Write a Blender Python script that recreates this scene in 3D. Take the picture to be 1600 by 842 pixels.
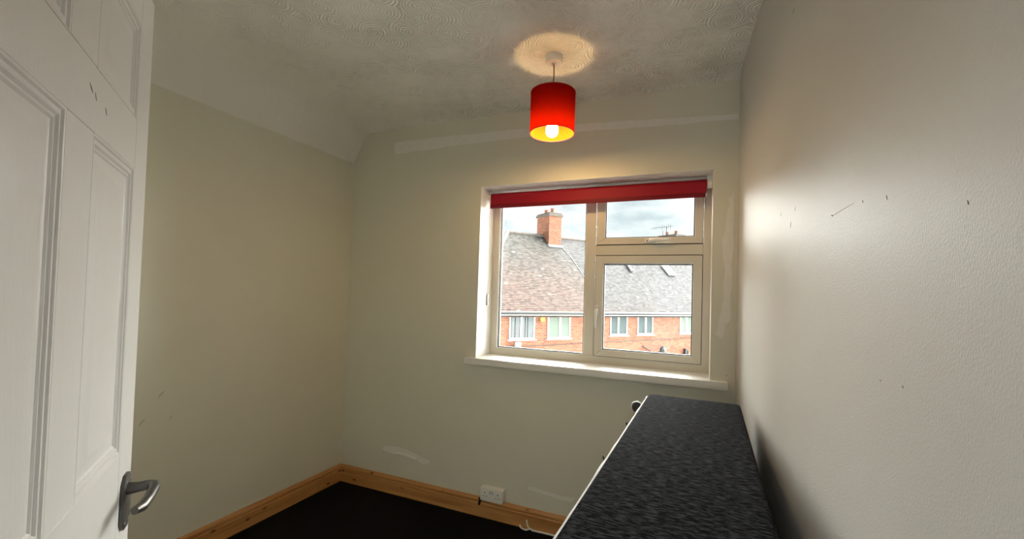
import bpy, bmesh, math, random
from mathutils import Vector, Matrix
random.seed(7)
for o in list(bpy.data.objects): bpy.data.objects.remove(o)
scene = bpy.context.scene
COL = scene.collection

# ------------------------------------------------------------------ camera
# room: back wall (window) at y = 0, left wall at x = 0, floor at z = 0
F_PX, CY_PX = 677.87, 440.33
YAW, PITCH, ROLL = -.4027, .029, .0314
CAM = Vector((2.4323, -2.5469, 1.426))
_f = Vector((math.sin(YAW)*math.cos(PITCH), math.cos(YAW)*math.cos(PITCH), math.sin(PITCH)))
_r = Vector((math.cos(YAW), -math.sin(YAW), 0)); _u = _r.cross(_f)
_r, _u = math.cos(ROLL)*_r + math.sin(ROLL)*_u, -math.sin(ROLL)*_r + math.cos(ROLL)*_u
cam = bpy.data.cameras.new('camera'); cam.sensor_width = 36; cam.lens = F_PX/1600*36
cam.shift_y = (CY_PX-421)/1600; cam.clip_start = .02; cam.clip_end = 400
co = bpy.data.objects.new('camera', cam); COL.objects.link(co)
M = Matrix((_r, _u, -_f)).transposed().to_4x4(); M.translation = CAM
co.matrix_world = M; scene.camera = co

# ------------------------------------------------------------------ world, sun, exposure
w = bpy.data.worlds.new('sky'); scene.world = w; w.use_nodes = True
nt = w.node_tree; nt.nodes.clear()
def N(t, kind, **kw):
    n = t.nodes.new(kind)
    for k, v in kw.items():
        if k in n.inputs.keys(): n.inputs[k].default_value = v
        else: setattr(n, k, v)
    return n
tc = N(nt, 'ShaderNodeTexCoord'); mp = N(nt, 'ShaderNodeMapping'); mp.inputs['Scale'].default_value = (1, 1, 2.6)
no = N(nt, 'ShaderNodeTexNoise', Scale=4.2, Detail=7.0, Roughness=.55)
cr = N(nt, 'ShaderNodeValToRGB')
cr.color_ramp.elements[0].position = .38; cr.color_ramp.elements[0].color = (.50, .575, .61, 1)
cr.color_ramp.elements[1].position = .60; cr.color_ramp.elements[1].color = (1.0, 1.02, 1.03, 1)
bg = N(nt, 'ShaderNodeBackground', Strength=.70); wo = N(nt, 'ShaderNodeOutputWorld')
nt.links.new(tc.outputs['Generated'], mp.inputs[0]); nt.links.new(mp.outputs[0], no.inputs['Vector'])
nt.links.new(no.outputs['Fac'], cr.inputs[0]); nt.links.new(cr.outputs[0], bg.inputs[0]); nt.links.new(bg.outputs[0], wo.inputs[0])

sl = bpy.data.lights.new('sun', 'SUN'); sl.energy = 32.0; sl.angle = math.radians(110); sl.color = (1, .985, .95)
so = bpy.data.objects.new('sun', sl); COL.objects.link(so)      # sun veiled by cloud, over the houses opposite
so.rotation_euler = Vector((.22, .86, .44)).to_track_quat('Z', 'Y').to_euler()
so.location = (6, 30, 20)
scene.view_settings.view_transform = 'Standard'; scene.view_settings.look = 'None'
scene.view_settings.exposure = 1.12; scene.view_settings.gamma = 1.0; scene.view_settings.use_curve_mapping = False

# ------------------------------------------------------------------ materials
def mat(name, col, rough=.6, spec=.4, metal=0, noise=0, nscale=8, bump=None, coat=0, sheen=0, stretch=(1, 1, 1)):
    m = bpy.data.materials.new(name); m.use_nodes = True; t = m.node_tree; b = t.nodes['Principled BSDF']
    b.inputs['Base Color'].default_value = (*col, 1); b.inputs['Roughness'].default_value = rough
    b.inputs['Specular IOR Level'].default_value = spec; b.inputs['Metallic'].default_value = metal
    b.inputs['Coat Weight'].default_value = coat; b.inputs['Sheen Weight'].default_value = sheen
    tcn = N(t, 'ShaderNodeTexCoord'); mpn = N(t, 'ShaderNodeMapping'); mpn.inputs['Scale'].default_value = stretch
    t.links.new(tcn.outputs['Object'], mpn.inputs[0])
    if noise:
        n = N(t, 'ShaderNodeTexNoise', Scale=nscale, Detail=5.0); t.links.new(mpn.outputs[0], n.inputs['Vector'])
        mx = N(t, 'ShaderNodeMix', data_type='RGBA'); t.links.new(n.outputs['Fac'], mx.inputs[0])
        mx.inputs[6].default_value = (*[c*(1-noise) for c in col], 1); mx.inputs[7].default_value = (*[min(1, c*(1+noise)) for c in col], 1)
        t.links.new(mx.outputs[2], b.inputs['Base Color'])
    if bump:
        sc, st, dist = bump
        n2 = N(t, 'ShaderNodeTexNoise', Scale=sc, Detail=3.0); t.links.new(mpn.outputs[0], n2.inputs['Vector'])
        bn = N(t, 'ShaderNodeBump', Strength=st, Distance=dist); t.links.new(n2.outputs['Fac'], bn.inputs['Height'])
        t.links.new(bn.outputs[0], b.inputs['Normal'])
    return m

WALL = mat('cream wall paint', (.72, .70, .585), .55, .35, noise=.035, nscale=3, bump=(160, .10, .002))
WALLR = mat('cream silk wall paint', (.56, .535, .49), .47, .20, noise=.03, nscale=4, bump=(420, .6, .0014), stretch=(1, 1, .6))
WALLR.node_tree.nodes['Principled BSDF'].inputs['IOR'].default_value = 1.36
WHITE = mat('white gloss paint', (.80, .79, .74), .35, .5, noise=.02, nscale=20)
REVEAL = mat('white reveal paint', (.80, .79, .75), .5, .4, noise=.03, nscale=15)
DOORM = mat('white door paint', (.57, .555, .535), .33, .5, noise=.015, nscale=6, bump=(60, .22, .002), stretch=(6, 1, .35))
PLAST = mat('white plastic', (.80, .79, .75), .35, .5)
UPVC = mat('white upvc', (.68, .64, .54), .32, .5, noise=.02, nscale=5)
BEADW = mat('white glazing bead', (.88, .88, .86), .3, .5)
BLACKR = mat('black rubber gasket', (.015, .015, .018), .6, .3)
CARPET = mat('black carpet', (.007, .007, .008), .95, .1, noise=.4, nscale=300, bump=(500, .8, .004))
PEWTER = mat('antique pewter metal', (.13, .125, .12), .40, .5, metal=.9, noise=.35, nscale=60, bump=(70, .3, .002))
CHROME = mat('bright screw metal', (.6, .6, .58), .3, .5, metal=1)
FILLER = mat('bare wall filler', (.82, .80, .735), .8, .2, noise=.07, nscale=25)
FILLERW = mat('torn white filler', (.90, .89, .84), .85, .2)
SCUFF = mat('dark scuff', (.10, .085, .075), .7, .2)
CORD = mat('brown flex', (.16, .09, .04), .5, .4)
BLACKP = mat('black plastic', (.012, .012, .012), .4, .5)
CLOTHW = mat('white underside cloth', (.78, .77, .74), .8, .2)
BLIND = mat('red blind fabric', (.30, .004, .018), .6, .3, noise=.06, nscale=200)
BLIND_SHADED = mat('shaded red hem fabric', (.17, .003, .010), .6, .3)  # blind red darkened: shade along the bottom bar put into the colour
LEAD = mat('lead flashing', (.24, .245, .245), .7, .3, noise=.15, nscale=6)

def swirl_ceiling():
    m = bpy.data.materials.new('swirl textured ceiling'); m.use_nodes = True; t = m.node_tree; b = t.nodes['Principled BSDF']
    b.inputs['Roughness'].default_value = .6; b.inputs['Specular IOR Level'].default_value = .3
    L = t.links.new
    tcn = N(t, 'ShaderNodeTexCoord')
    n0 = N(t, 'ShaderNodeTexNoise', Scale=3.0, Detail=3.0); L(tcn.outputs['Object'], n0.inputs['Vector'])
    mx = N(t, 'ShaderNodeMix', data_type='RGBA'); L(n0.outputs['Fac'], mx.inputs[0])
    mx.inputs[6].default_value = (.78, .76, .69, 1); mx.inputs[7].default_value = (.86, .84, .78, 1)
    L(mx.outputs[2], b.inputs['Base Color'])
    # swirls: rings around scattered centres
    wn = N(t, 'ShaderNodeTexNoise', Scale=9.0, Detail=2.0); L(tcn.outputs['Object'], wn.inputs['Vector'])
    ad = N(t, 'ShaderNodeVectorMath', operation='MULTIPLY_ADD'); L(wn.outputs['Color'], ad.inputs[0])
    ad.inputs[1].default_value = (.03, .03, 0); L(tcn.outputs['Object'], ad.inputs[2])
    vo = N(t, 'ShaderNodeTexVoronoi', voronoi_dimensions='2D', Scale=7.5); L(ad.outputs[0], vo.inputs['Vector'])
    mu = N(t, 'ShaderNodeMath', operation='MULTIPLY'); L(vo.outputs['Distance'], mu.inputs[0]); mu.inputs[1].default_value = 58
    sn = N(t, 'ShaderNodeMath', operation='SINE'); L(mu.outputs[0], sn.inputs[0])
    pn = N(t, 'ShaderNodeTexNoise', Scale=5.5, Detail=4.0); L(tcn.outputs['Object'], pn.inputs['Vector'])
    pr = N(t, 'ShaderNodeMapRange'); L(pn.outputs['Fac'], pr.inputs[0])
    pr.inputs[1].default_value = .32; pr.inputs[2].default_value = .58
    sx = N(t, 'ShaderNodeSeparateXYZ'); L(tcn.outputs['Object'], sx.inputs[0])
    rx = N(t, 'ShaderNodeMapRange'); L(sx.outputs['X'], rx.inputs[0]); rx.inputs[1].default_value = .15; rx.inputs[2].default_value = 1.0
    m1 = N(t, 'ShaderNodeMath', operation='MULTIPLY'); L(sn.outputs[0], m1.inputs[0]); L(pr.outputs[0], m1.inputs[1])
    m2 = N(t, 'ShaderNodeMath', operation='MULTIPLY'); L(m1.outputs[0], m2.inputs[0]); L(rx.outputs[0], m2.inputs[1])
    fn = N(t, 'ShaderNodeTexNoise', Scale=45.0, Detail=4.0); L(tcn.outputs['Object'], fn.inputs['Vector'])
    m3 = N(t, 'ShaderNodeMath', operation='MULTIPLY_ADD'); L(fn.outputs['Fac'], m3.inputs[0]); m3.inputs[1].default_value = .5; L(m2.outputs[0], m3.inputs[2])
    bn = N(t, 'ShaderNodeBump', Strength=.65, Distance=.006); L(m3.outputs[0], bn.inputs['Height']); L(bn.outputs[0], b.inputs['Normal'])
    return m
CEIL = swirl_ceiling()

def pine(axis):
    m = bpy.data.materials.new('varnished pine'); m.use_nodes = True; t = m.node_tree; b = t.nodes['Principled BSDF']; L = t.links.new
    b.inputs['Roughness'].default_value = .38
    tcn = N(t, 'ShaderNodeTexCoord'); mpn = N(t, 'ShaderNodeMapping')
    s = [34, 34, 34]; s[axis] = 1.6; mpn.inputs['Scale'].default_value = s; L(tcn.outputs['Object'], mpn.inputs[0])
    n = N(t, 'ShaderNodeTexNoise', Scale=1.0, Detail=5.0, Distortion=.6); L(mpn.outputs[0], n.inputs['Vector'])
    r = N(t, 'ShaderNodeValToRGB'); L(n.outputs['Fac'], r.inputs[0])
    r.color_ramp.elements[0].position = .3; r.color_ramp.elements[0].color = (.40, .165, .045, 1)
    r.color_ramp.elements[1].position = .7; r.color_ramp.elements[1].color = (.66, .34, .12, 1)
    s2 = [14, 14, 14]; s2[axis] = 7; mp2 = N(t, 'ShaderNodeMapping'); mp2.inputs['Scale'].default_value = s2; L(tcn.outputs['Object'], mp2.inputs[0])
    v = N(t, 'ShaderNodeTexVoronoi', Scale=1.0); L(mp2.outputs[0], v.inputs['Vector'])
    k = N(t, 'ShaderNodeMapRange'); L(v.outputs['Distance'], k.inputs[0]); k.inputs[1].default_value = .05; k.inputs[2].default_value = .16
    mx = N(t, 'ShaderNodeMix', data_type='RGBA'); L(k.outputs[0], mx.inputs[0]); mx.inputs[6].default_value = (.13, .04, .012, 1); L(r.outputs[0], mx.inputs[7])
    L(mx.outputs[2], b.inputs['Base Color'])
    return m
PINEX, PINEY = pine(0), pine(1)

def fabric():
    m = bpy.data.materials.new('black chenille fabric'); m.use_nodes = True; t = m.node_tree; b = t.nodes['Principled BSDF']; L = t.links.new
    b.inputs['Roughness'].default_value = .95; b.inputs['Specular IOR Level'].default_value = .02
    b.inputs['Sheen Weight'].default_value = .0; b.inputs['Sheen Roughness'].default_value = .4
    tcn = N(t, 'ShaderNodeTexCoord'); mpn = N(t, 'ShaderNodeMapping'); mpn.inputs['Scale'].default_value = (40, 190, 190)
    L(tcn.outputs['Object'], mpn.inputs[0])
    n = N(t, 'ShaderNodeTexNoise', Scale=1.0, Detail=3.0, Roughness=.65); L(mpn.outputs[0], n.inputs['Vector'])
    r = N(t, 'ShaderNodeValToRGB'); L(n.outputs['Fac'], r.inputs[0])
    r.color_ramp.elements[0].position = .47; r.color_ramp.elements[0].color = (.0012, .0012, .0015, 1)
    r.color_ramp.elements[1].position = .57; r.color_ramp.elements[1].color = (.036, .036, .041, 1)
    L(r.outputs[0], b.inputs['Base Color'])
    bn = N(t, 'ShaderNodeBump', Strength=.9, Distance=.003); L(n.outputs['Fac'], bn.inputs['Height']); L(bn.outputs[0], b.inputs['Normal'])
    return m
FABRIC = fabric()

def glass():
    m = bpy.data.materials.new('clear window glass'); m.use_nodes = True; t = m.node_tree; t.nodes.clear(); L = t.links.new
    tr = N(t, 'ShaderNodeBsdfTransparent'); tr.inputs[0].default_value = (.95, .97, .96, 1)
    gl = N(t, 'ShaderNodeBsdfGlossy', Roughness=.02); fr = N(t, 'ShaderNodeFresnel', IOR=1.45)
    mx = N(t, 'ShaderNodeMixShader'); o = N(t, 'ShaderNodeOutputMaterial')
    L(fr.outputs[0], mx.inputs[0]); L(tr.outputs[0], mx.inputs[1]); L(gl.outputs[0], mx.inputs[2]); L(mx.outputs[0], o.inputs[0])
    return m
GLASS = glass()

def shade_mat(name, col, trans, k):
    m = bpy.data.materials.new(name); m.use_nodes = True; t = m.node_tree; t.nodes.clear(); L = t.links.new
    tcn = N(t, 'ShaderNodeTexCoord'); mpn = N(t, 'ShaderNodeMapping'); mpn.inputs['Scale'].default_value = (60, 60, 400)
    L(tcn.outputs['Object'], mpn.inputs[0])
    n = N(t, 'ShaderNodeTexNoise', Scale=1.0, Detail=2.0); L(mpn.outputs[0], n.inputs['Vector'])
    mc = N(t, 'ShaderNodeMix', data_type='RGBA'); L(n.outputs['Fac'], mc.inputs[0])
    mc.inputs[6].default_value = (*[c*.75 for c in trans], 1); mc.inputs[7].default_value = (*[min(1, c*1.2) for c in trans], 1)
    d = N(t, 'ShaderNodeBsdfDiffuse'); d.inputs[0].default_value = (*col, 1)
    r = N(t, 'ShaderNodeBsdfTranslucent'); L(mc.outputs[2], r.inputs[0])
    mx = N(t, 'ShaderNodeMixShader'); mx.inputs[0].default_value = k; o = N(t, 'ShaderNodeOutputMaterial')
    L(d.outputs[0], mx.inputs[1]); L(r.outputs[0], mx.inputs[2]); L(mx.outputs[0], o.inputs[0])
    return m
SHADE_OUT = shade_mat('red shade fabric', (.26, .003, .005), (.60, .022, .006), .5)
SHADE_IN = shade_mat('cream shade lining', (.18, .075, .006), (.40, .24, .07), .35)

def emit(name, col, s):
    m = bpy.data.materials.new(name); m.use_nodes = True; t = m.node_tree; t.nodes.clear()
    e = N(t, 'ShaderNodeEmission', Strength=s); e.inputs[0].default_value = (*col, 1); o = N(t, 'ShaderNodeOutputMaterial')
    t.links.new(e.outputs[0], o.inputs[0]); return m
BULB = emit('lit bulb glass', (1, .64, .28), 130)

def brick_mat():
    m = bpy.data.materials.new('orange brickwork'); m.use_nodes = True; t = m.node_tree; b = t.nodes['Principled BSDF']; L = t.links.new
    b.inputs['Roughness'].default_value = .85
    tcn = N(t, 'ShaderNodeTexCoord'); sp = N(t, 'ShaderNodeSeparateXYZ'); L(tcn.outputs['Object'], sp.inputs[0])
    ad = N(t, 'ShaderNodeMath', operation='ADD'); L(sp.outputs['X'], ad.inputs[0]); L(sp.outputs['Y'], ad.inputs[1])
    cb = N(t, 'ShaderNodeCombineXYZ'); L(ad.outputs[0], cb.inputs[0]); L(sp.outputs['Z'], cb.inputs[1])
    bt = N(t, 'ShaderNodeTexBrick', Scale=1.0); L(cb.outputs[0], bt.inputs['Vector'])
    bt.inputs['Brick Width'].default_value = .225; bt.inputs['Row Height'].default_value = .075; bt.inputs['Mortar Size'].default_value = .008
    bt.inputs['Color1'].default_value = (.46, .155, .08, 1); bt.inputs['Color2'].default_value = (.24, .062, .034, 1); bt.inputs['Mortar'].default_value = (.43, .29, .21, 1)
    bt.inputs['Bias'].default_value = -.05
    n = N(t, 'ShaderNodeTexNoise', Scale=5.0, Detail=6.0, Roughness=.8); L(tcn.outputs['Object'], n.inputs['Vector'])
    mx = N(t, 'ShaderNodeMix', data_type='RGBA', blend_type='MULTIPLY'); mx.inputs[0].default_value = .35; L(bt.outputs['Color'], mx.inputs[6]); L(n.outputs['Color'], mx.inputs[7])
    L(mx.outputs[2], b.inputs['Base Color']); return m
BRICK = brick_mat()

def tile_mat():
    m = bpy.data.materials.new('clay roof tile'); m.use_nodes = True; t = m.node_tree; b = t.nodes['Principled BSDF']
    b.inputs['Roughness'].default_value = .8
    a = N(t, 'ShaderNodeAttribute', attribute_name='tile_colour'); t.links.new(a.outputs['Color'], b.inputs['Base Color']); return m
TILE = tile_mat()
RIDGE = mat('ridge tile', (.16, .14, .125), .85, .2, noise=.25, nscale=5)
FASCIA = mat('white painted board', (.5, .5, .48), .5, .4)
GUTTER = mat('grey gutter', (.04, .042, .045), .5, .4)
HWIN = mat('house window white', (.62, .63, .63), .4, .5)
HGLASS = mat('dark house glass', (.03, .04, .045), .08, .6, noise=.5, nscale=3)
CURT = mat('pale green curtain', (.20, .25, .21), .8, .2, noise=.1, nscale=9, stretch=(6, 6, .3))
CURTG = mat('grey curtain', (.10, .13, .135), .8, .2, noise=.3, nscale=7, stretch=(6, 6, .3))
SLATB = mat('pale blind slat', (.34, .40, .42), .7, .2)
YELLOW = mat('yellow alarm box', (.55, .38, .10), .5, .4)
PALE_GROUND = mat('pale light-bouncing ground', (.60, .59, .56), .9, .2, noise=.1, nscale=1)  # out-of-view ground, made pale to bounce daylight up to the ceiling

# ------------------------------------------------------------------ helpers
def link(name, me, m=None, parent=None, smooth=False):
    o = bpy.data.objects.new(name, me); COL.objects.link(o)
    for x in (m if isinstance(m, (list, tuple)) else [m] if m else []): me.materials.append(x)
    if smooth: me.polygons.foreach_set('use_smooth', [True]*len(me.polygons))
    if parent: o.parent = parent
    return o
def tag(o, label, cat, kind=None, group=None):
    o['label'] = label; o['category'] = cat
    if kind: o['kind'] = kind
    if group: o['group'] = group
    return o
def empty(name, loc=(0, 0, 0), rz=0):
    o = bpy.data.objects.new(name, None); COL.objects.link(o); o.location = loc; o.rotation_euler = (0, 0, rz); o.empty_display_size = .05; return o
class MB:
    def __init__(s): s.bm = bmesh.new()
    def box(s, a, b, mi=0):
        x0, y0, z0 = a; x1, y1, z1 = b
        v = [s.bm.verts.new(p) for p in ((x0,y0,z0),(x1,y0,z0),(x1,y1,z0),(x0,y1,z0),(x0,y0,z1),(x1,y0,z1),(x1,y1,z1),(x0,y1,z1))]
        for f in ((0,3,2,1),(4,5,6,7),(0,1,5,4),(1,2,6,5),(2,3,7,6),(3,0,4,7)): s.bm.faces.new([v[i] for i in f]).material_index = mi
        return s
    def prism(s, pts, d, mi=0):            # polygon pts (3D), pushed along vector d
        d = Vector(d); a = [s.bm.verts.new(p) for p in pts]; b = [s.bm.verts.new(Vector(p)+d) for p in pts]; n = len(pts)
        s.bm.faces.new(a).material_index = mi; s.bm.faces.new(b[::-1]).material_index = mi
        for i in range(n): s.bm.faces.new((a[i], b[i], b[(i+1) % n], a[(i+1) % n])).material_index = mi
        return s
    def lathe(s, prof, n=32, c=(0, 0, 0), axis='z', closed=False):
        rings = []
        for r, h in prof:
            ring = []
            for i in range(n):
                a = 2*math.pi*i/n; p = (r*math.cos(a), r*math.sin(a), h)
                if axis == 'x': p = (h, p[0], p[1])
                if axis == 'y': p = (p[0], h, p[1])
                ring.append(s.bm.verts.new(Vector(p)+Vector(c)))
            rings.append(ring)
        pairs = list(zip(rings, rings[1:])) + ([(rings[-1], rings[0])] if closed else [])
        for A, B in pairs:
            for i in range(n): s.bm.faces.new((A[i], A[(i+1) % n], B[(i+1) % n], B[i]))
        if not closed:
            s.bm.faces.new(rings[0][::-1]); s.bm.faces.new(rings[-1])
        return s
    def tube(s, path, r, n=10):
        P = [Vector(p) for p in path]; R = r if isinstance(r, (list, tuple)) else [r]*len(P); rings = []
        up = Vector((0, 0, 1)); prev = None
        for i, p in enumerate(P):
            t = (P[min(i+1, len(P)-1)]-P[max(i-1, 0)]).normalized()
            if prev is None: a = t.cross(up if abs(t.z) < .95 else Vector((1, 0, 0))).normalized()
            else: a = (prev - t*prev.dot(t)).normalized()
            prev = a; b = t.cross(a)
            rings.append([s.bm.verts.new(p + R[i]*(math.cos(2*math.pi*k/n)*a + math.sin(2*math.pi*k/n)*b)) for k in range(n)])
        for A, B in zip(rings, rings[1:]):
            for k in range(n): s.bm.faces.new((A[k], A[(k+1) % n], B[(k+1) % n], B[k]))
        s.bm.faces.new(rings[0][::-1]); s.bm.faces.new(rings[-1]); return s
    def bevel(s, w, seg=2):
        bmesh.ops.bevel(s.bm, geom=list(s.bm.edges), offset=w, segments=seg, profile=.6, affect='EDGES', clamp_overlap=True); return s
    def build(s, name, m, parent=None, smooth=False, fix=True):
        if fix: bmesh.ops.recalc_face_normals(s.bm, faces=list(s.bm.faces))
        me = bpy.data.meshes.new(name); s.bm.to_mesh(me); s.bm.free()
        return link(name, me, m, parent, smooth)
def smooth_angle(o, deg=35):
    o.data.polygons.foreach_set('use_smooth', [True]*len(o.data.polygons))
    o.data.set_sharp_from_angle(angle=math.radians(deg)); return o
def interp(pts, x):
    for (a, b), (c, d) in zip(pts, pts[1:]):
        if x <= c: return b + (d-b)*(x-a)/(c-a) if c > a else d
    return pts[-1][1]

# ------------------------------------------------------------------ the room
WX0, WX1, WZ0, WZ1 = 1.1054, 2.5045, 1.007, 2.133      # window opening
RX, RS = 2.626, .0545                                   # right wall: x = RX - RS*y
CZ = 2.64
o = MB().box((-.15, -3.4, -.12), (3.1, .0, 0)).build('floor', CARPET)
tag(o, 'black carpeted bedroom floor', 'floor', 'structure')

b = MB()                                                # back wall with the window opening, reveals white
b.box((-.15, 0, -.12), (WX0, .30, 2.85)); b.box((WX1, 0, -.12), (2.95, .30, 2.85))
b.box((WX0, 0, -.12), (WX1, .30, WZ0-.04)); b.box((WX0, 0, WZ1), (WX1, .30, 2.85))
for f in b.bm.faces:
    c = f.calc_center_median(); n = f.normal if f.normal.length else Vector()
    f.normal_update(); n = f.normal
    if 0 < c.y < .3 and ((abs(c.x-WX0) < 1e-4 and n.x > .5) or (abs(c.x-WX1) < 1e-4 and n.x < -.5) or (abs(c.z-WZ1) < 1e-4 and n.z < -.5)): f.material_index = 1
wall_back = b.build('wall_back', [WALL, REVEAL], fix=False)
tag(wall_back, 'cream painted wall around the window with patches of filler', 'wall', 'structure')

o = MB().box((-.15, -2.62, -.12), (0, 0, 2.85)).build('wall_left', WALL); wall_left = o; tag(o, 'plain cream painted wall behind the open door', 'wall', 'structure')
wall_right = MB().prism([(RX-RS*.0, 0, -.12), (RX+RS*3.4, -3.4, -.12), (RX+RS*3.4+.12, -3.4, -.12), (RX+.12, 0, -.12)], (0, 0, 2.97)).build('wall_right', WALLR)
tag(wall_right, 'shiny cream silk painted wall beside the upturned divan', 'wall', 'structure')
b = MB(); b.box((0, -2.62, -.12), (1.93, -2.50, 2.85)); b.box((1.93, -2.62, 2.06), (2.75, -2.50, 2.85))
o = b.build('wall_front', WALL); tag(o, 'cream wall with the bedroom doorway', 'wall', 'structure')

# ceiling: flat, rounded down along the back wall, coved down to the left wall
LP = [(0, 2.388), (.024, 2.434), (.05, 2.486), (.075, 2.530), (.10, 2.568), (.125, 2.592), (.16, 2.611), (.21, 2.625), (.27, 2.634), (.34, 2.64), (9, 2.64)]
def zback(y):
    d = min(1, -y/.22); return CZ - .034*(1-math.sqrt(max(0, 1-(1-d)**2)))
xs = [i*.0125 for i in range(29)] + [.4+i*.12 for i in range(21)]; ys = [-i*.011 for i in range(23)] + [-.3-i*.1 for i in range(25)]
bm = bmesh.new(); G = []
for y in ys:
    G.append([bm.verts.new((x, y, min(interp(LP, x), zback(y)))) for x in xs])
for i in range(len(ys)-1):
    for j in range(len(xs)-1): bm.faces.new((G[i][j], G[i][j+1], G[i+1][j+1], G[i+1][j]))
top = [bm.verts.new(p) for p in ((xs[0], ys[0], 2.85), (xs[-1], ys[0], 2.85), (xs[-1], ys[-1], 2.85), (xs[0], ys[-1], 2.85))]
bm.faces.new(top)
bm.faces.new([G[0][j] for j in range(len(xs))] + [top[1], top[0]]); bm.faces.new([G[-1][j] for j in range(len(xs))] + [top[2], top[3]])
bm.faces.new([G[i][0] for i in range(len(ys))] + [top[3], top[0]]); bm.faces.new([G[i][-1] for i in range(len(ys))] + [top[2], top[1]])
mb = MB(); mb.bm.free(); mb.bm = bm
ceiling = mb.build('ceiling', CEIL); smooth_angle(ceiling, 40)
tag(ceiling, 'off-white ceiling with swirled plaster relief and a cove over the left wall', 'ceiling', 'structure')

# pine skirting
prof = [(0, 0), (.018, 0), (.018, .082), (.0165, .086), (.0135, .087), (.0135, .091), (.0155, .094), (.0165, .100), (.0150, .108), (.0105, .114), (.009, .117), (.008, .1208), (0, .1208)]
o = MB().prism([(0, -t, z) for t, z in prof], (2.64, 0, 0)).build('baseboard_back', PINEX); tag(o, 'knotty pine skirting board under the window wall socket', 'skirting', 'structure')
bb = o
o = MB().prism([(t, -.0, z) for t, z in prof], (0, -2.5, 0)).build('baseboard_left', PINEY); tag(o, 'knotty pine skirting board along the wall by the door', 'skirting', 'structure')
b = MB(); b.prism([(1.168, -.0185, .118), (1.186, -.0185, .121), (1.188, -.0185, .100), (1.181, -.0185, .075), (1.172, -.0185, .068), (1.165, -.0185, .083), (1.172, -.0185, .1)], (0, .006, 0))
b.build('dark_notch', mat('dark brown wood', (.03, .012, .006), .8, .2), bb)  # dark brown patch on the board, in the outline of a notch

# window sill board
o = MB().box((1.04, -.0433, WZ0-.042), (2.588, .215, WZ0)).bevel(.005, 2).build('trim_1', WHITE); smooth_angle(o)
tag(o, 'white painted window sill board', 'sill', 'structure')

# filler patches and scuffs
def patch(name, pts, parent, m, t=.0012, jit=.003, sub=6):
    out = []
    for i in range(len(pts)):
        a, c = Vector(pts[i]), Vector(pts[(i+1) % len(pts)])
        for k in range(sub): out.append(a.lerp(c, k/sub) + Vector((random.uniform(-jit, jit), random.uniform(-jit, jit))))
    return MB().prism([(p.x, -t, p.y) for p in out], (0, t+.001, 0)).build(name, m, parent)
patch('filler_strip', [(.385, 2.423), (.381, 2.512), (.70, 2.508), (1.447, 2.487), (1.60, 2.476), (1.448, 2.433), (.9, 2.432)], wall_back, FILLER, sub=10)
patch('filler_strip', [(1.68, 2.43), (1.70, 2.474), (1.95, 2.462), (2.30, 2.437), (2.62, 2.418), (2.62, 2.39), (2.2, 2.405)], wall_back, FILLER, sub=10)
patch('filler_patch', [(.374, .290), (.40, .318), (.547, .325), (.66, .300), (.783, .278), (.775, .250), (.72, .243), (.66, .275), (.5, .282), (.43, .275)], wall_back, FILLER, sub=5)
patch('torn_filler', [(.455, .283), (.50, .287), (.58, .287), (.66, .279), (.672, .268), (.64, .271), (.56, .279), (.48, .276)], wall_back, FILLERW, t=.009, sub=3)
patch('filler_patch', [(2.585, 1.97), (2.603, 2.0), (2.604, 1.732), (2.60, 1.50), (2.597, 1.328), (2.575, 1.30), (2.56, 1.225), (2.531, 1.25), (2.545, 1.33), (2.563, 1.427), (2.566, 1.6), (2.549, 1.733), (2.572, 1.834)], wall_back, FILLER, jit=.004, sub=4)
patch('filler_patch', [(1.498, .245), (1.53, .25), (1.70, .232), (1.79, .238), (1.774, .206), (1.65, .214), (1.502, .228)], wall_back, FILLER, t=.001, sub=4)
def scuff(y, z, dy, dz, wdt=.002):
    dy *= .8; dz *= .8; wdt *= .55
    a = Vector((y, z)); c = a + Vector((dy, dz)); n = Vector((-(c-a).y, (c-a).x)).normalized()*wdt
    P = [a-n*.4, (a+c)/2-n, c-n*.3, c+n*.4, (a+c)/2+n*.8, a+n*.5]
    MB().prism([(RX-RS*p.x-.0004, p.x, p.y) for p in P], (.001, 0, 0)).build('scuff_mark', SCUFF, wall_right)
for a in [(-1.055, 1.648, -.008, .022, .003), (-1.40, 1.622, -.012, -.004, .003), (-1.41, 1.620, -.145, .004, .0006), (-1.563, 1.62, -.004, -.006, .002), (-1.657, 1.608, -.004, -.010, .002), (-1.05, 2.296, -.03, -.002, .0022),
          (-1.863, 1.555, -.003, -.007, .002), (-.936, 1.715, -.003, -.014, .002), (-1.712, 1.308, -.004, -.005, .0016), (-1.639, 1.304, -.003, -.003, .0014), (-1.1, 1.69, -.012, .012, .0012)]: scuff(*a)

FAINT = mat('faint wall smudge', (.50, .47, .39), .7, .2)
def smudge(parent, pts, left):
    MB().prism([(.0004, a, z) if left else (a, -.0004, z) for a, z in pts], (-.001, 0, 0) if left else (0, .001, 0)).build('smudge', FAINT, parent)
for y, z, l in ((-1.215, .893, .05), (-1.29, .775, .05), (-1.17, .762, .03), (-.944, .94, .012), (-.441, .950, .008)):
    smudge(wall_left, [(y, z), (y-l*.4, z-l*.35), (y-l*.55, z-l*.8), (y-l*.35, z-l*.5), (y-l*.1, z-l*.25)], True)
smudge(wall_back, [(.142, 1.394), (.155, 1.398), (.158, 1.403), (.146, 1.401)], False)
smudge(wall_back, [(2.582, 1.033), (2.588, 1.034), (2.587, 1.041), (2.581, 1.040)], False)

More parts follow.
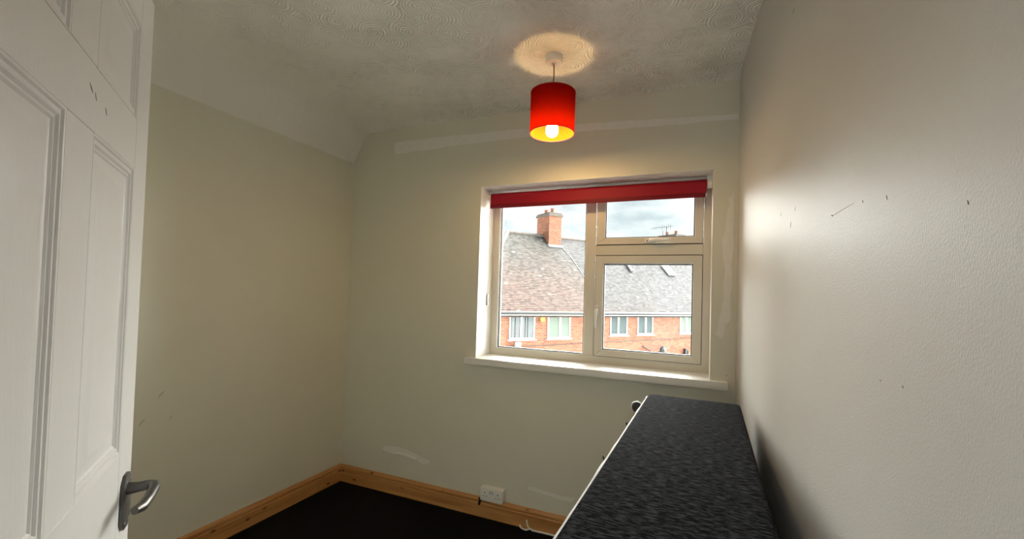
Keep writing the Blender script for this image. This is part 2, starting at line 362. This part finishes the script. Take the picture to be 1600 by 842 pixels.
# ------------------------------------------------------------------ window
win = empty('window_1', (0, 0, 0)); tag(win, 'white plastic casement window with a fixed pane, fanlight and opening sash', 'window', 'structure')
FY = .208
FX0, FX1, FZ0, FZ1 = WX0, WX1, WZ0, WZ1
def frame_mb(x0, x1, z0, z1, l, r, bt, tp, ya, yb, gap=0):
    b = MB()      # four mitred members
    O = [(x0, z0), (x1, z0), (x1, z1), (x0, z1)]; I = [(x0+l, z0+bt), (x1-r, z0+bt), (x1-r, z1-tp), (x0+l, z1-tp)]
    for k in range(4):
        a, c, d, e = Vector(O[k]), Vector(O[(k+1) % 4]), Vector(I[(k+1) % 4]), Vector(I[k])
        u = (c-a).normalized()*gap
        b.prism([(p.x, ya, p.y) for p in (a+u, c-u, d-u, e+u)], (0, yb-ya, 0))
    return b
frame_mb(FX0, FX1, FZ0, FZ1, .047, .040, .046, .06, FY, FY+.065).build('outer_frame', UPVC, win)
MB().box((1.770, FY+.0002, FZ0+.046), (1.833, FY+.064, FZ1-.06)).bevel(.003, 1).build('mullion', UPVC, win)
MB().box((1.833, FY+.0004, 1.692), (FX1-.040, FY+.064, 1.757)).bevel(.003, 1).build('transom', UPVC, win)
def glazing(par, x0, x1, z0, z1, y):
    frame_mb(x0, x1, z0, z1, .007, .007, .007, .007, y-.004, y+.02).build('glazing_bead', BEADW, par)
    frame_mb(x0+.007, x1-.007, z0+.007, z1-.007, .005, .005, .005, .005, y+.006, y+.03).build('gasket', BLACKR, par)
    MB().box((x0+.008, y+.018, z0+.008), (x1-.008, y+.022, z1-.008)).build('glass_pane', GLASS, par)
glazing(win, FX0+.044, 1.772, FZ0+.043, FZ1-.05, FY+.012)
def sash(x0, x1, z0, z1, ml, mr, mb_, mt):
    s = frame_mb(x0, x1, z0, z1, ml, mr, mb_, mt, FY-.008, FY+.055, .0007).build('opening_sash', UPVC, win)
    glazing(s, x0+ml-.002, x1-mr+.002, z0+mb_-.002, z1-mt+.002, FY+.004)
    g = frame_mb(x0-.0035, x1+.0035, z0-.0035, z1+.0035, .0033, .0033, .0033, .0033, FY-.001, FY+.01).build('sash_gasket', BLACKR, s)  # black ring filling the joint between sash and frame
    return s
s1 = sash(1.8395, 2.4605, 1.0565, 1.6885, .044, .044, .036, .046)
s2 = sash(1.8395, 2.4605, 1.7605, FZ1-.043, .048, .040, .036, .04)
def handle(par, base, along, out):
    # espagnolette handle: backplate, neck and tapering lever
    h = MB()
    B = Vector(base); A = Vector(along)
    side = A.cross(Vector((0, 1, 0)))
    P = [B-A*.028-side*.011, B-A*.028+side*.011, B+A*.028+side*.011, B+A*.028-side*.011]
    h.prism([tuple(p) for p in P], (0, -.010, 0)); h.bevel(.003, 2)
    ho = h.build('handle', PLAST, par); smooth_angle(ho)
    l = MB(); y = Vector((0, -1, 0))
    l.tube([B+y*.006, B+y*.024, B+y*.032+A*.006, B+y*.035+A*.03, B+y*.034+A*.08, B+y*.030+A*.115], [.009, .009, .0095, .009, .0075, .006], 10)
    smooth_angle(l.build('lever', PLAST, ho), 50)
    MB().lathe([(.004, -.012), (.004, -.0095)], 10, tuple(B-A*.016), 'y').build('keyhole', BLACKP, ho)
handle(s1, (1.852, FY-.008, 1.345), (0, 0, -1), 0)
handle(s2, (2.165, FY-.008, 1.778), (1, 0, 0), 0)

# ------------------------------------------------------------------ roller blind
bl = empty('roller_blind', (1.80, .135, 2.085)); tag(bl, 'rolled-up red roller blind at the top of the window', 'blind')
def ch(b, name, m, par, sm=False):
    o = b.build(name, m, par); o.location = -Vector((1.80, .135, 2.085)) if par is bl else (0, 0, 0)
    if sm: smooth_angle(o, 40)
    return o
BX0, BX1 = 1.122, 2.476
ch(MB().lathe([(.027, BX0), (.027, BX1)], 28, (0, .135, 2.088), 'x'), 'fabric_roll', BLIND, bl, True)
ch(MB().box((BX0+.001, .1075, 2.022), (BX1-.001, .1085, 2.09)), 'hanging_fabric', BLIND, bl)
ch(MB().box((BX0+.001, .1035, 2.008), (BX1-.006, .1125, 2.034)).bevel(.003, 2), 'bottom_bar', BLIND_SHADED, bl, True)
ch(MB().box((BX1-.006, .104, 2.010), (BX1-.001, .112, 2.030)), 'bar_end_cap', PLAST, bl)
for xa, xb in ((WX0, BX0), (BX1, WX1)):
    ch(MB().lathe([(.022, xa+.001), (.026, xa+.004), (.026, xb-.001), (.018, xb)], 20, (0, .135, 2.088), 'x').box((xa, .115, 2.105), (xa+.003 if xa < 2 else xb, .16, WZ1)), 'bracket', PLAST, bl)
c = MB()
for yy in (.118, .152): c.tube([(WX0+.009, yy, 2.088), (WX0+.008, yy, 1.75), (WX0+.006, .135+(yy-.135)*.5, 1.372)], .0016, 6)
ch(c, 'bead_chain', PLAST, bl)
ch(MB().box((WX0, .126, 1.345), (WX0+.010, .148, 1.425)).bevel(.004, 2), 'chain_tensioner', mat('grey clear plastic', (.42, .44, .43), .3, .5), bl)

# ------------------------------------------------------------------ pendant lamp
LX, LY = 1.7466, -.4827
lp = empty('pendant_lamp', (LX, LY, CZ)); tag(lp, 'red drum pendant lamp, lit, hanging from a white ceiling rose', 'lamp')
smooth_angle(MB().lathe([(.0415, .001), (.0425, -.012), (.0425, -.030), (.039, -.037), (.012, -.0385), (.008, -.045)], 40).build('ceiling_rose', PLAST, lp))
MB().tube([(0, 0, -.040), (.0015, 0, -.09), (0, 0, -.19), (0, 0, -.262)], .0032, 8).build('cord', CORD, lp, True)
Z1, Z0, R = 2.450-CZ, 2.243-CZ, .1125
def cyl(r, z0, z1, n=72):
    b = MB(); A = [b.bm.verts.new((r*math.cos(2*math.pi*i/n), r*math.sin(2*math.pi*i/n), z0)) for i in range(n)]
    B = [b.bm.verts.new((v.co.x, v.co.y, z1)) for v in A]
    for i in range(n): b.bm.faces.new((A[i], A[(i+1) % n], B[(i+1) % n], B[i]))
    return b
sh = cyl(R, Z0, Z1).build('shade', SHADE_OUT, lp, True, fix=False)
cyl(R-.0015, Z0+.0005, Z1-.0005).build('lining', SHADE_IN, sh, True, fix=False)
for z in (Z0, Z1):
    MB().lathe([(R-.003, z-.0015), (R+.0008, z-.0015), (R+.0008, z+.0015), (R-.003, z+.0015)], 72, closed=True).build('rim', mat('shade rim', (.5, .02, .02), .6), sh)
b = MB(); zc = Z1-.075
b.lathe([(.014, zc-.003), (.024, zc-.003), (.024, zc+.002), (.014, zc+.002)], 24, closed=True)
for k in range(3):
    a = 2*math.pi*k/3+.4; b.tube([(.022*math.cos(a), .022*math.sin(a), zc), (.07*math.cos(a), .07*math.sin(a), zc+.05), ((R-.002)*math.cos(a), (R-.002)*math.sin(a), Z1-.002)], .0018, 6)
b.build('shade_carrier', PLAST, lp)
smooth_angle(MB().lathe([(.006, zc+.045), (.013, zc+.038), (.017, zc+.02), (.018, zc-.022), (.015, zc-.03)], 24).build('lamp_holder', PLAST, lp))
zb = 2.262-CZ
bulb = MB().lathe([(.013, zb+.085), (.014, zb+.060), (.021, zb+.036), (.026, zb+.024)], 28).build('bulb_base', PLAST, lp); smooth_angle(bulb)
MB().lathe([(.026, zb+.024), (.030, zb+.010), (.0315, zb-.004), (.029, zb-.018), (.022, zb-.028), (.012, zb-.034), (.003, zb-.0355)], 28).build('bulb_globe', BULB, bulb, True)

# ------------------------------------------------------------------ double socket
sk = empty('wall_socket', (1.270, 0, .122)); tag(sk, 'white double plug socket on a surface box above the skirting', 'socket')
smooth_angle(MB().box((-.077, -.036, 0), (.077, .0, .079)).bevel(.003, 2).build('back_box', PLAST, sk))
fp = smooth_angle(MB().box((-.0775, -.046, -.0005), (.0775, -.0355, .0795)).bevel(.003, 2).build('face_plate', PLAST, sk))
DK = mat('dark pin slot', (.02, .018, .015), .7, .2)
for cx in (-.045, .045):
    MB().box((cx-.0022, -.0466, .046), (cx+.0022, -.0455, .055)).build('pin_slot', DK, fp)
    for dx in (-.011, .011): MB().box((cx+dx-.0035, -.0466, .0275), (cx+dx+.0035, -.0455, .0315)).build('pin_slot', DK, fp)
for cx in (-.0085, .0085): smooth_angle(MB().box((cx-.006, -.0495, .048), (cx+.006, -.0458, .068)).bevel(.0015, 2).build('rocker_switch', mat('switch plastic', (.62, .61, .58), .4), fp))

# ------------------------------------------------------------------ loose white cable by the skirting
cb = empty('loose_cable', (1.5, -.03, 0)); tag(cb, 'loose end of white cable curled up on the carpet by the skirting', 'cable')
smooth_angle(MB().tube([(.95, .006, .006), (.6, .004, .006), (.16, .003, .0065), (.05, -.002, .007), (.022, -.004, .016), (.012, -.004, .035), (.007, -.003, .060)], [.005, .005, .005, .0055, .0055, .006, .0055], 8).build('cable_run', PLAST, cb))
smooth_angle(MB().tube([(.028, -.006, .014), (.010, -.012, .0062), (-.012, -.012, .0065), (-.030, -.008, .011), (-.036, -.006, .022)], [.0055, .0055, .005, .0045, .006], 8).build('cable_tail', PLAST, cb))

# ------------------------------------------------------------------ divan base on its side
dv = empty('divan_base', (2.424, -.487, 0), math.radians(-1.47)); tag(dv, 'black chenille divan bed base standing on its long side against the wall', 'bed base')
W2, LEN, HT = .186, 1.9, 1.0
b = MB().box((-W2, -LEN, .0), (W2, 0, HT)).bevel(.022, 4); smooth_angle(b.build('upholstered_body', FABRIC, dv), 60)
# long seam ridge and stapled cloth of the underside
b = MB(); k = 38
tops = [HT-.012+random.uniform(-.0025, .0025) for _ in range(k+1)]
for i in range(k):
    y0, y1 = -.02-(LEN-.04)*i/k, -.02-(LEN-.04)*(i+1)/k
    b.prism([(-W2-.0042, y0, .03), (-W2-.0042, y1, .03), (-W2-.0042, y1, tops[i+1]), (-W2-.0042, y0, tops[i])], (.0065, 0, 0))
bmesh.ops.remove_doubles(b.bm, verts=list(b.bm.verts), dist=1e-5)
b.build('underside_cloth', CLOTHW, dv)
for y in (-.50, -.86):
    MB().tube([(-W2-.004, y, HT-.02), (-W2-.010, y-.006, HT-.008), (-W2-.006, y-.014, HT-.004)], .0022, 6).build('loose_thread', BLACKP, dv)
for y in (-.10, -LEN+.10):
    for z in (HT-.055, .08):
        pl = MB().lathe([(.020, -W2-.010), (.020, -W2-.004)], 16, (0, y, z), 'x').build('castor', CHROME, dv)
        smooth_angle(MB().lathe([(.010, -W2-.045), (.010, -W2-.008)], 12, (0, y, z), 'x').build('castor_stem', BLACKP, pl))
        smooth_angle(MB().lathe([(.012, -.012), (.019, -.010), (.021, 0), (.019, .010), (.012, .012)], 24, (-W2-.032, y, z+.008), 'y').build('castor_wheel', BLACKP, pl), 50)
        h = MB(); pts = [(-W2-.032+.024*math.cos(a), y, z+.008+.024*math.sin(a)) for a in [math.radians(q) for q in range(0, 181, 20)]]
        h.tube(pts, .0035, 8); smooth_angle(h.build('castor_hood', CHROME, pl), 60)

# ------------------------------------------------------------------ open door
DE = Vector((1.4004, -2.0376)); DD = Vector((-.79371, .60829))        # free edge, direction hinge -> free edge
DW, DH, DT = .70, 1.985, .035
door = empty('door_1', (DE.x, DE.y, .005)); tag(door, 'white six-panel moulded door standing open', 'door', 'structure')
# leaf built with x from the free edge towards the hinge (mirrored below), y into the leaf, z up; face at y = 0
xa = DD.normalized(); ya = Vector((-.60829, -.79371)).normalized()
lean = math.atan(-.0040)
Mx = Matrix(((xa.x, ya.x, 0), (xa.y, ya.y, 0), (0, 0, 1)))
door.rotation_euler = (Mx @ Matrix.Rotation(lean, 3, 'X')).to_euler()
door.location = Vector((DE.x, DE.y, 0)) + Vector((ya.x, ya.y, 0))*(lean*1.985) + Vector((0, 0, .008))
st, mu0, mu1 = .086, .302, .400
zr = [(0, .215), (.80, 1.106), (1.629, 1.722), (1.897, DH)]       # rails; panels between them
def part(x0, x1, z0, z1, name):
    return smooth_angle(MB().box((x0, 0, z0), (x1, DT, z1)).bevel(.0012, 1).build(name, DOORM, door))
part(0, st, 0, DH, 'stile'); part(DW-st, DW, 0, DH, 'stile')
for z0, z1 in zr: part(st, DW-st, z0, z1, 'rail')
def panel(x0, x1, z0, z1):
    P = [(0, 0), (.003, .0006), (.0055, .0032), (.009, .0022), (.0125, .0022), (.0155, .0052), (.019, .0046), (.022, .0070), (.026, .0072), (.048, .0022), (.051, .0020)]
    b = MB(); rings = []
    for off, dep in P:
        rings.append([b.bm.verts.new((x, dep, z)) for x, z in ((x0+off, z0+off), (x1-off, z0+off), (x1-off, z1-off), (x0+off, z1-off))])
    for A, B in zip(rings, rings[1:]):
        for i in range(4): b.bm.faces.new((A[i], A[(i+1) % 4], B[(i+1) % 4], B[i]))
    b.bm.faces.new(rings[-1])
    bk = [b.bm.verts.new((x, DT, z)) for x, z in ((x0, z0), (x1, z0), (x1, z1), (x0, z1))]
    b.bm.faces.new(bk[::-1])
    for i in range(4): b.bm.faces.new((rings[0][i], bk[i], bk[(i+1) % 4], rings[0][(i+1) % 4]))
    smooth_angle(b.build('panel', DOORM, door), 28)
for (a0, a1), (c0, c1) in zip(zr, zr[1:]):
    part(mu0, mu1, a1, c0, 'muntin')
    panel(st, mu0, a1, c0); panel(mu1, DW-st, a1, c0)
# scuffs where the paint is chipped
for x, z, l in ((.33, 1.690, .014), (.307, 1.685, .006), (.262, 1.680, .007)):
    MB().prism([(x, -.0004, z), (x-l*.6, -.0004, z-.004), (x-l, -.0004, z-.010), (x-l*.5, -.0004, z-.0065)], (0, .001, 0)).build('chip', SCUFF, door)
# lever handle on a backplate
hx, hz = .046, 1.004
pts = [(-.012, -.051), (.012, -.051), (.026, -.036), (.026, .036), (.012, .051), (-.012, .051), (-.026, .036), (-.026, -.036)]
hp = MB().prism([(hx+x, -.006, hz+z) for x, z in pts], (0, .0065, 0)).bevel(.002, 2).build('handle', PEWTER, door); smooth_angle(hp)
hp['label'] = 'antique pewter lever handle on a backplate'
L_ = MB(); z = hz+.022
L_.tube([(hx, -.004, z), (hx, -.020, z), (hx-.001, -.036, z+.001), (hx+.006, -.046, z+.002), (hx+.022, -.049, z+.001), (hx+.055, -.047, z-.003), (hx+.085, -.043, z-.005), (hx+.100, -.036, z-.004)],
        [.012, .0095, .009, .0095, .009, .0085, .009, .007], 12)
smooth_angle(L_.build('lever', PEWTER, hp), 60)
for sx in (-.013, .013):
    for sz in (-.038, .038): MB().lathe([(.003, -.0078), (.0035, -.006)], 10, (hx+sx, 0, hz+sz), 'y').build('screw', CHROME, hp)

for c in door.children_recursive:
    for v in c.data.vertices: v.co.x *= -1
    c.data.flip_normals()

# ------------------------------------------------------------------ houses opposite
HA = (-4.8585, 14.2930); HROT = math.radians(53.03)
ZG, HD, RISE, GZ = .72, 4.0, 4.0, -4.1         # gutter height, half depth, roof rise, ground there
o = MB().box((-60, .6, GZ-.3), (70, 80, GZ)).build('ground', PALE_GROUND); tag(o, 'unseen ground below the brick houses, made pale to bounce light indoors', 'ground', 'structure')
def hb(b, name, m, par, sm=False): return b.build(name, m, par, sm)
def tile_roof(par, x0, x1, hip_x=None, red=True):
    bm = bmesh.new(); lay = bm.loops.layers.float_color.new('tile_colour')
    n = Vector((0, -1, 1)).normalized(); up = Vector((0, 1, 1)).normalized(); SL = HD*math.sqrt(2)
    ov = .34; g = .105; rows = int((SL+ov)/g)
    for i in range(rows):
        s0 = -ov + i*g; s1 = s0+g*1.15; yc = s0/math.sqrt(2)
        tw = .17; xa_ = x0 + (tw/2 if i % 2 else 0)
        if hip_x is not None: xa_ = max(xa_, hip_x - (HD - yc))     # hip runs at 45 degrees in plan
        x = xa_
        while x < x1:
            xe = min(x+tw-.004, x1); lift = random.uniform(.012, .022)
            B = Vector((0, 0, ZG))
            p = [Vector((x, 0, 0))+up*s0, Vector((xe, 0, 0))+up*s0, Vector((xe, 0, 0))+up*s1, Vector((x, 0, 0))+up*s1]
            q = [Vector((v.x, v.y, v.z)) + B for v in p]
            t0 = [q[0]+n*lift, q[1]+n*lift, q[2]+n*.002, q[3]+n*.002]
            v = [bm.verts.new(a) for a in t0] + [bm.verts.new(q[0]-n*.004), bm.verts.new(q[1]-n*.004)]
            fs = [bm.faces.new((v[0], v[1], v[2], v[3])), bm.faces.new((v[4], v[5], v[1], v[0]))]
            k = min(1, max(0, s0/SL)); rn = random.random()
            d = max(0, min(1, (x-(4.3+(HD-yc)*.8)+1.2)/1.8))           # paler grey tiles beyond the chimney line
            mo = .5+.5*math.sin(x*1.3+yc*1.1)*math.sin(x*.45-yc*.7)
            rd = Vector((.60, .33, .26)); gr = Vector((.46, .43, .44)); gy = Vector((.40, .39, .345))
            c = rd.lerp(gy, min(1, max(0, k*1.35-.35+.25*mo))) if red else gr.copy()
            c = c.lerp(gr, d) if red else c.lerp(Vector((.52, .40, .36)), max(0, .55-k*1.6)*mo*1.3)
            c = c*(.08+.14*rn)*(1 if red else .85)
            if random.random() < .004: c = Vector((.28, .26, .24))
            for f in fs:
                for l in f.loops: l[lay] = (c.x, c.y, c.z, 1)
            x += tw
    me = bpy.data.meshes.new('roof_tiles'); bm.to_mesh(me); bm.free()
    o = link('roof_tiles', me, TILE, par); o['kind'] = 'stuff'; return o
def house(h, x0, x1, hip=None, red=True):
    b = MB(); zt = ZG+.02
    b.box((x0, 0, GZ), (x1, HD*2, zt)); hb(b, 'brick_wall', BRICK, h)
    b = MB(); e = .0                                   # roof body under the tiles
    if hip is None:
        b.prism([(x0, -.2, ZG-.2), (x0, HD, ZG+RISE), (x0, 2*HD+.2, ZG-.2)], (x1-x0, 0, 0))
    else:
        V = [b.bm.verts.new(p) for p in ((x0-.2, -.2, ZG-.2), (x1, -.2, ZG-.2), (x1, 2*HD+.2, ZG-.2), (x0-.2, 2*HD+.2, ZG-.2), (hip, HD, ZG+RISE), (x1, HD, ZG+RISE))]
        for f in ((0, 1, 5, 4), (2, 3, 4, 5), (3, 0, 4), (1, 2, 5), (0, 3, 2, 1)): b.bm.faces.new([V[i] for i in f])
    hb(b, 'roof_body', RIDGE, h)
    tile_roof(h, x0-(.25 if hip is not None else 0), x1, hip, red)
    k = int((x1-(hip if hip is not None else x0))/.45)
    rt = MB().lathe([(.11, 0), (.11, .44)], 12, (0, 0, 0), 'x').build('ridge_tile', RIDGE, h)
    xs_ = [(hip if hip is not None else x0)+.45*i for i in range(k)]
    rt.location = (xs_[0], HD, ZG+RISE-.02)
    for x in xs_[1:]:
        c = rt.copy(); COL.objects.link(c); c.location = (x, HD, ZG+RISE-.02)
    if hip is not None:
        b = MB(); b.tube([(hip, HD, ZG+RISE-.02), (hip-HD-.2, -.2, ZG-.22)], .12, 8); hb(b, 'hip_ridge', RIDGE, h)
    hb(MB().tube([(x0, -.30, ZG-.06), (x1, -.30, ZG-.06)], .065, 8), 'gutter', GUTTER, h)
    hb(MB().box((x0, -.24, ZG-.18), (x1, -.20, ZG-.02)).box((x0, -.2, ZG-.18), (x1, 0, ZG-.155)), 'fascia', FASCIA, h)
    return h
def hwindow(h, x0, x1, z0, z1, split, kind):
    f = .075
    fr = MB(); y0, y1 = -.03, .02
    fr.box((x0, y0, z0), (x1, y1, z0+f)).box((x0, y0, z1-f), (x1, y1, z1)).box((x0, y0, z0+f), (x0+f, y1, z1-f)).box((x1-f, y0, z0+f), (x1, y1, z1-f)).box((split-.055, y0, z0+f), (split+.055, y1, z1-f))
    w_ = fr.build('window', HWIN, h)
    for a, c in ((x0+f, split-.055), (split+.055, x1-f)):
        MB().box((a, -.004, z0+f), (c, -.001, z1-f)).build('pane', {'curtain': CURT, 'grey': CURTG}.get(kind, HGLASS), w_)
        if kind == 'slats':
            m = int((c-a)/.062)
            for i in range(m):
                if random.random() < .12: continue
                xx = a+.012+i*.062
                MB().box((xx, -.010, z0+f+.01), (xx+.028, -.006, z1-f)).build('blind_slat', SLATB, w_)
    MB().box((x0-.07, -.10, z0-.05), (x1+.07, .0, z0)).build('sill', HWIN, w_)
PARTY = 5.45
row = empty('brick_house_row', (HA[0], HA[1], 0), HROT); tag(row, 'row of orange brick houses with tiled roof and chimneys outside the window', 'house')
h1 = house(row, -1.94, PARTY, 2.06, True)
h2 = house(row, PARTY, 19.0, None, False)
hwindow(h1, .05, 1.34, -.49, .62, .64, 'slats'); hwindow(h1, 2.01, 3.29, -.49, .62, 2.70, 'curtain')
hwindow(h2, 5.71, 6.86, -.42, .58, 6.25, 'grey'); hwindow(h2, 7.55, 8.68, -.42, .58, 8.14, 'grey'); hwindow(h2, 10.76, 11.9, -.42, .58, 11.3, 'curtain')
hwindow(h2, 13.4, 14.6, -.42, .58, 14.0, 'grey')
def chimney(h, x0, x1, y0, y1, zt, cap, pots):
    c = MB().box((x0, y0, ZG+2.2), (x1, y1, zt)).build('chimney', BRICK, h)
    MB().box((x0-.06, y0-.06, zt-.02), (x1+.06, y1+.06, zt+.10)).box((x0-.02, y0-.02, zt+.1), (x1+.02, y1+.02, zt+.18)).build('chimney_cap', RIDGE, c)
    for i in range(pots):
        yy = y0 + (i+.5)*(y1-y0)/pots
        smooth_angle(MB().lathe([(.15, zt+.17), (.12, zt+.22), (.11, zt+.42), (.13, zt+.45), (.09, zt+.46)], 14, ((x0+x1)/2, yy, 0)).build('chimney_pot', mat('pot clay', (.30, .15, .09), .8), c))
    return c
chimney(h1, 4.32, 5.14, 3.42, 4.62, 5.80, True, 2)
hb(MB().prism([(4.25, 3.30, ZG+3.30+.03), (5.22, 3.30, ZG+3.30+.03), (5.22, 3.44, ZG+3.44+.03), (4.25, 3.44, ZG+3.44+.03)], (0, -.02, .03)), 'flashing', LEAD, h1)
hb(MB().tube([(5.16, 3.36, ZG+3.38), (5.36, 2.7, ZG+2.72), (5.42, 2.0, ZG+2.02), (5.43, .8, ZG+.82)], .022, 6), 'mortar_verge', LEAD, h1)
c2 = chimney(h2, 14.6, 15.5, 3.5, 5.0, 5.62, True, 2)
an = MB(); an.tube([(14.5, 4.2, 5.0), (14.5, 4.2, 6.35)], .025, 6); an.tube([(13.1, 4.2, 6.08), (14.95, 4.2, 6.42)], .018, 6)
for i in range(9):
    x = 13.25+i*.2; z = 6.08+(x-13.1)*.184; an.tube([(x, 3.9, z), (x, 4.5, z)], .010, 5); an.tube([(x, 4.2, z-.17 if i > 3 else z-.06), (x, 4.2, z+.17 if i > 3 else z+.06)], .012, 5)
an.build('tv_aerial', GUTTER, c2)
hb(MB().tube([(13.9, 4.0, 4.5), (13.9, 4.0, 5.95)], .02, 6), 'aerial_mast', GUTTER, h2)
# skylight and vent on the grey slope
def on_slope(x, y, n=.05): return (x, y-n*.7, ZG+y+n*.7)
sky = MB().prism([on_slope(12.28, 2.13), on_slope(12.92, 2.13), on_slope(12.92, 2.76), on_slope(12.28, 2.76)], (0, -.05, .05)).build('skylight', HWIN, h2)
MB().prism([on_slope(12.36, 2.21, .11), on_slope(12.84, 2.21, .11), on_slope(12.84, 2.68, .11), on_slope(12.36, 2.68, .11)], (0, -.012, .012)).build('skylight_pane', mat('skylight glass', (.6, .68, .72), .1, .6), sky)
hb(MB().prism([on_slope(9.15, 2.2), on_slope(9.40, 2.2), on_slope(9.34, 2.7), on_slope(9.22, 2.7)], (0, -.06, .06)), 'roof_vent', LEAD, h2)
# things on the walls
hb(MB().box((1.59, -.09, .27), (1.83, .0, .60)).bevel(.015, 1), 'alarm_box', YELLOW, h1)
hb(MB().box((.34, -.14, -.78), (.60, .0, -.58)).bevel(.03, 2), 'wall_vent', HWIN, h1)
hb(MB().tube([(-1.0, -.02, -.76), (2.0, -.02, -.78), (PARTY, -.02, -.73)], .014, 6), 'wall_cable', GUTTER, h1)
hb(MB().tube([(PARTY, -.02, -.73), (9, -.02, -.70), (13, -.02, -.67)], .014, 6), 'wall_cable', GUTTER, h2)
d = MB(); d.lathe([(.02, 0), (.15, .03), (.24, .08), (.25, .085), (.14, .02), (.02, -.012)], 20, (9.1, -.42, -1.25), 'y')
dish = hb(d, 'satellite_dish', GUTTER, h2, True)
MB().tube([(9.1, 0, -1.35), (9.1, -.3, -1.35), (9.1, -.42, -1.25)], .025, 6).tube([(9.1, -.40, -1.42), (8.75, -.70, -1.18)], .015, 6).build('dish_arm', GUTTER, dish)
hb(MB().tube([(7.95, -.03, -1.0), (8.2, -.03, -1.12), (8.55, -.03, -1.28)], .03, 6), 'loose_wire', GUTTER, h2)
hb(MB().box((11.1, -.15, -1.55), (11.25, 0, -1.25)).box((11.3, -.15, -1.6), (11.36, 0, -1.35)).bevel(.01, 1), 'wall_bracket', GUTTER, h2)
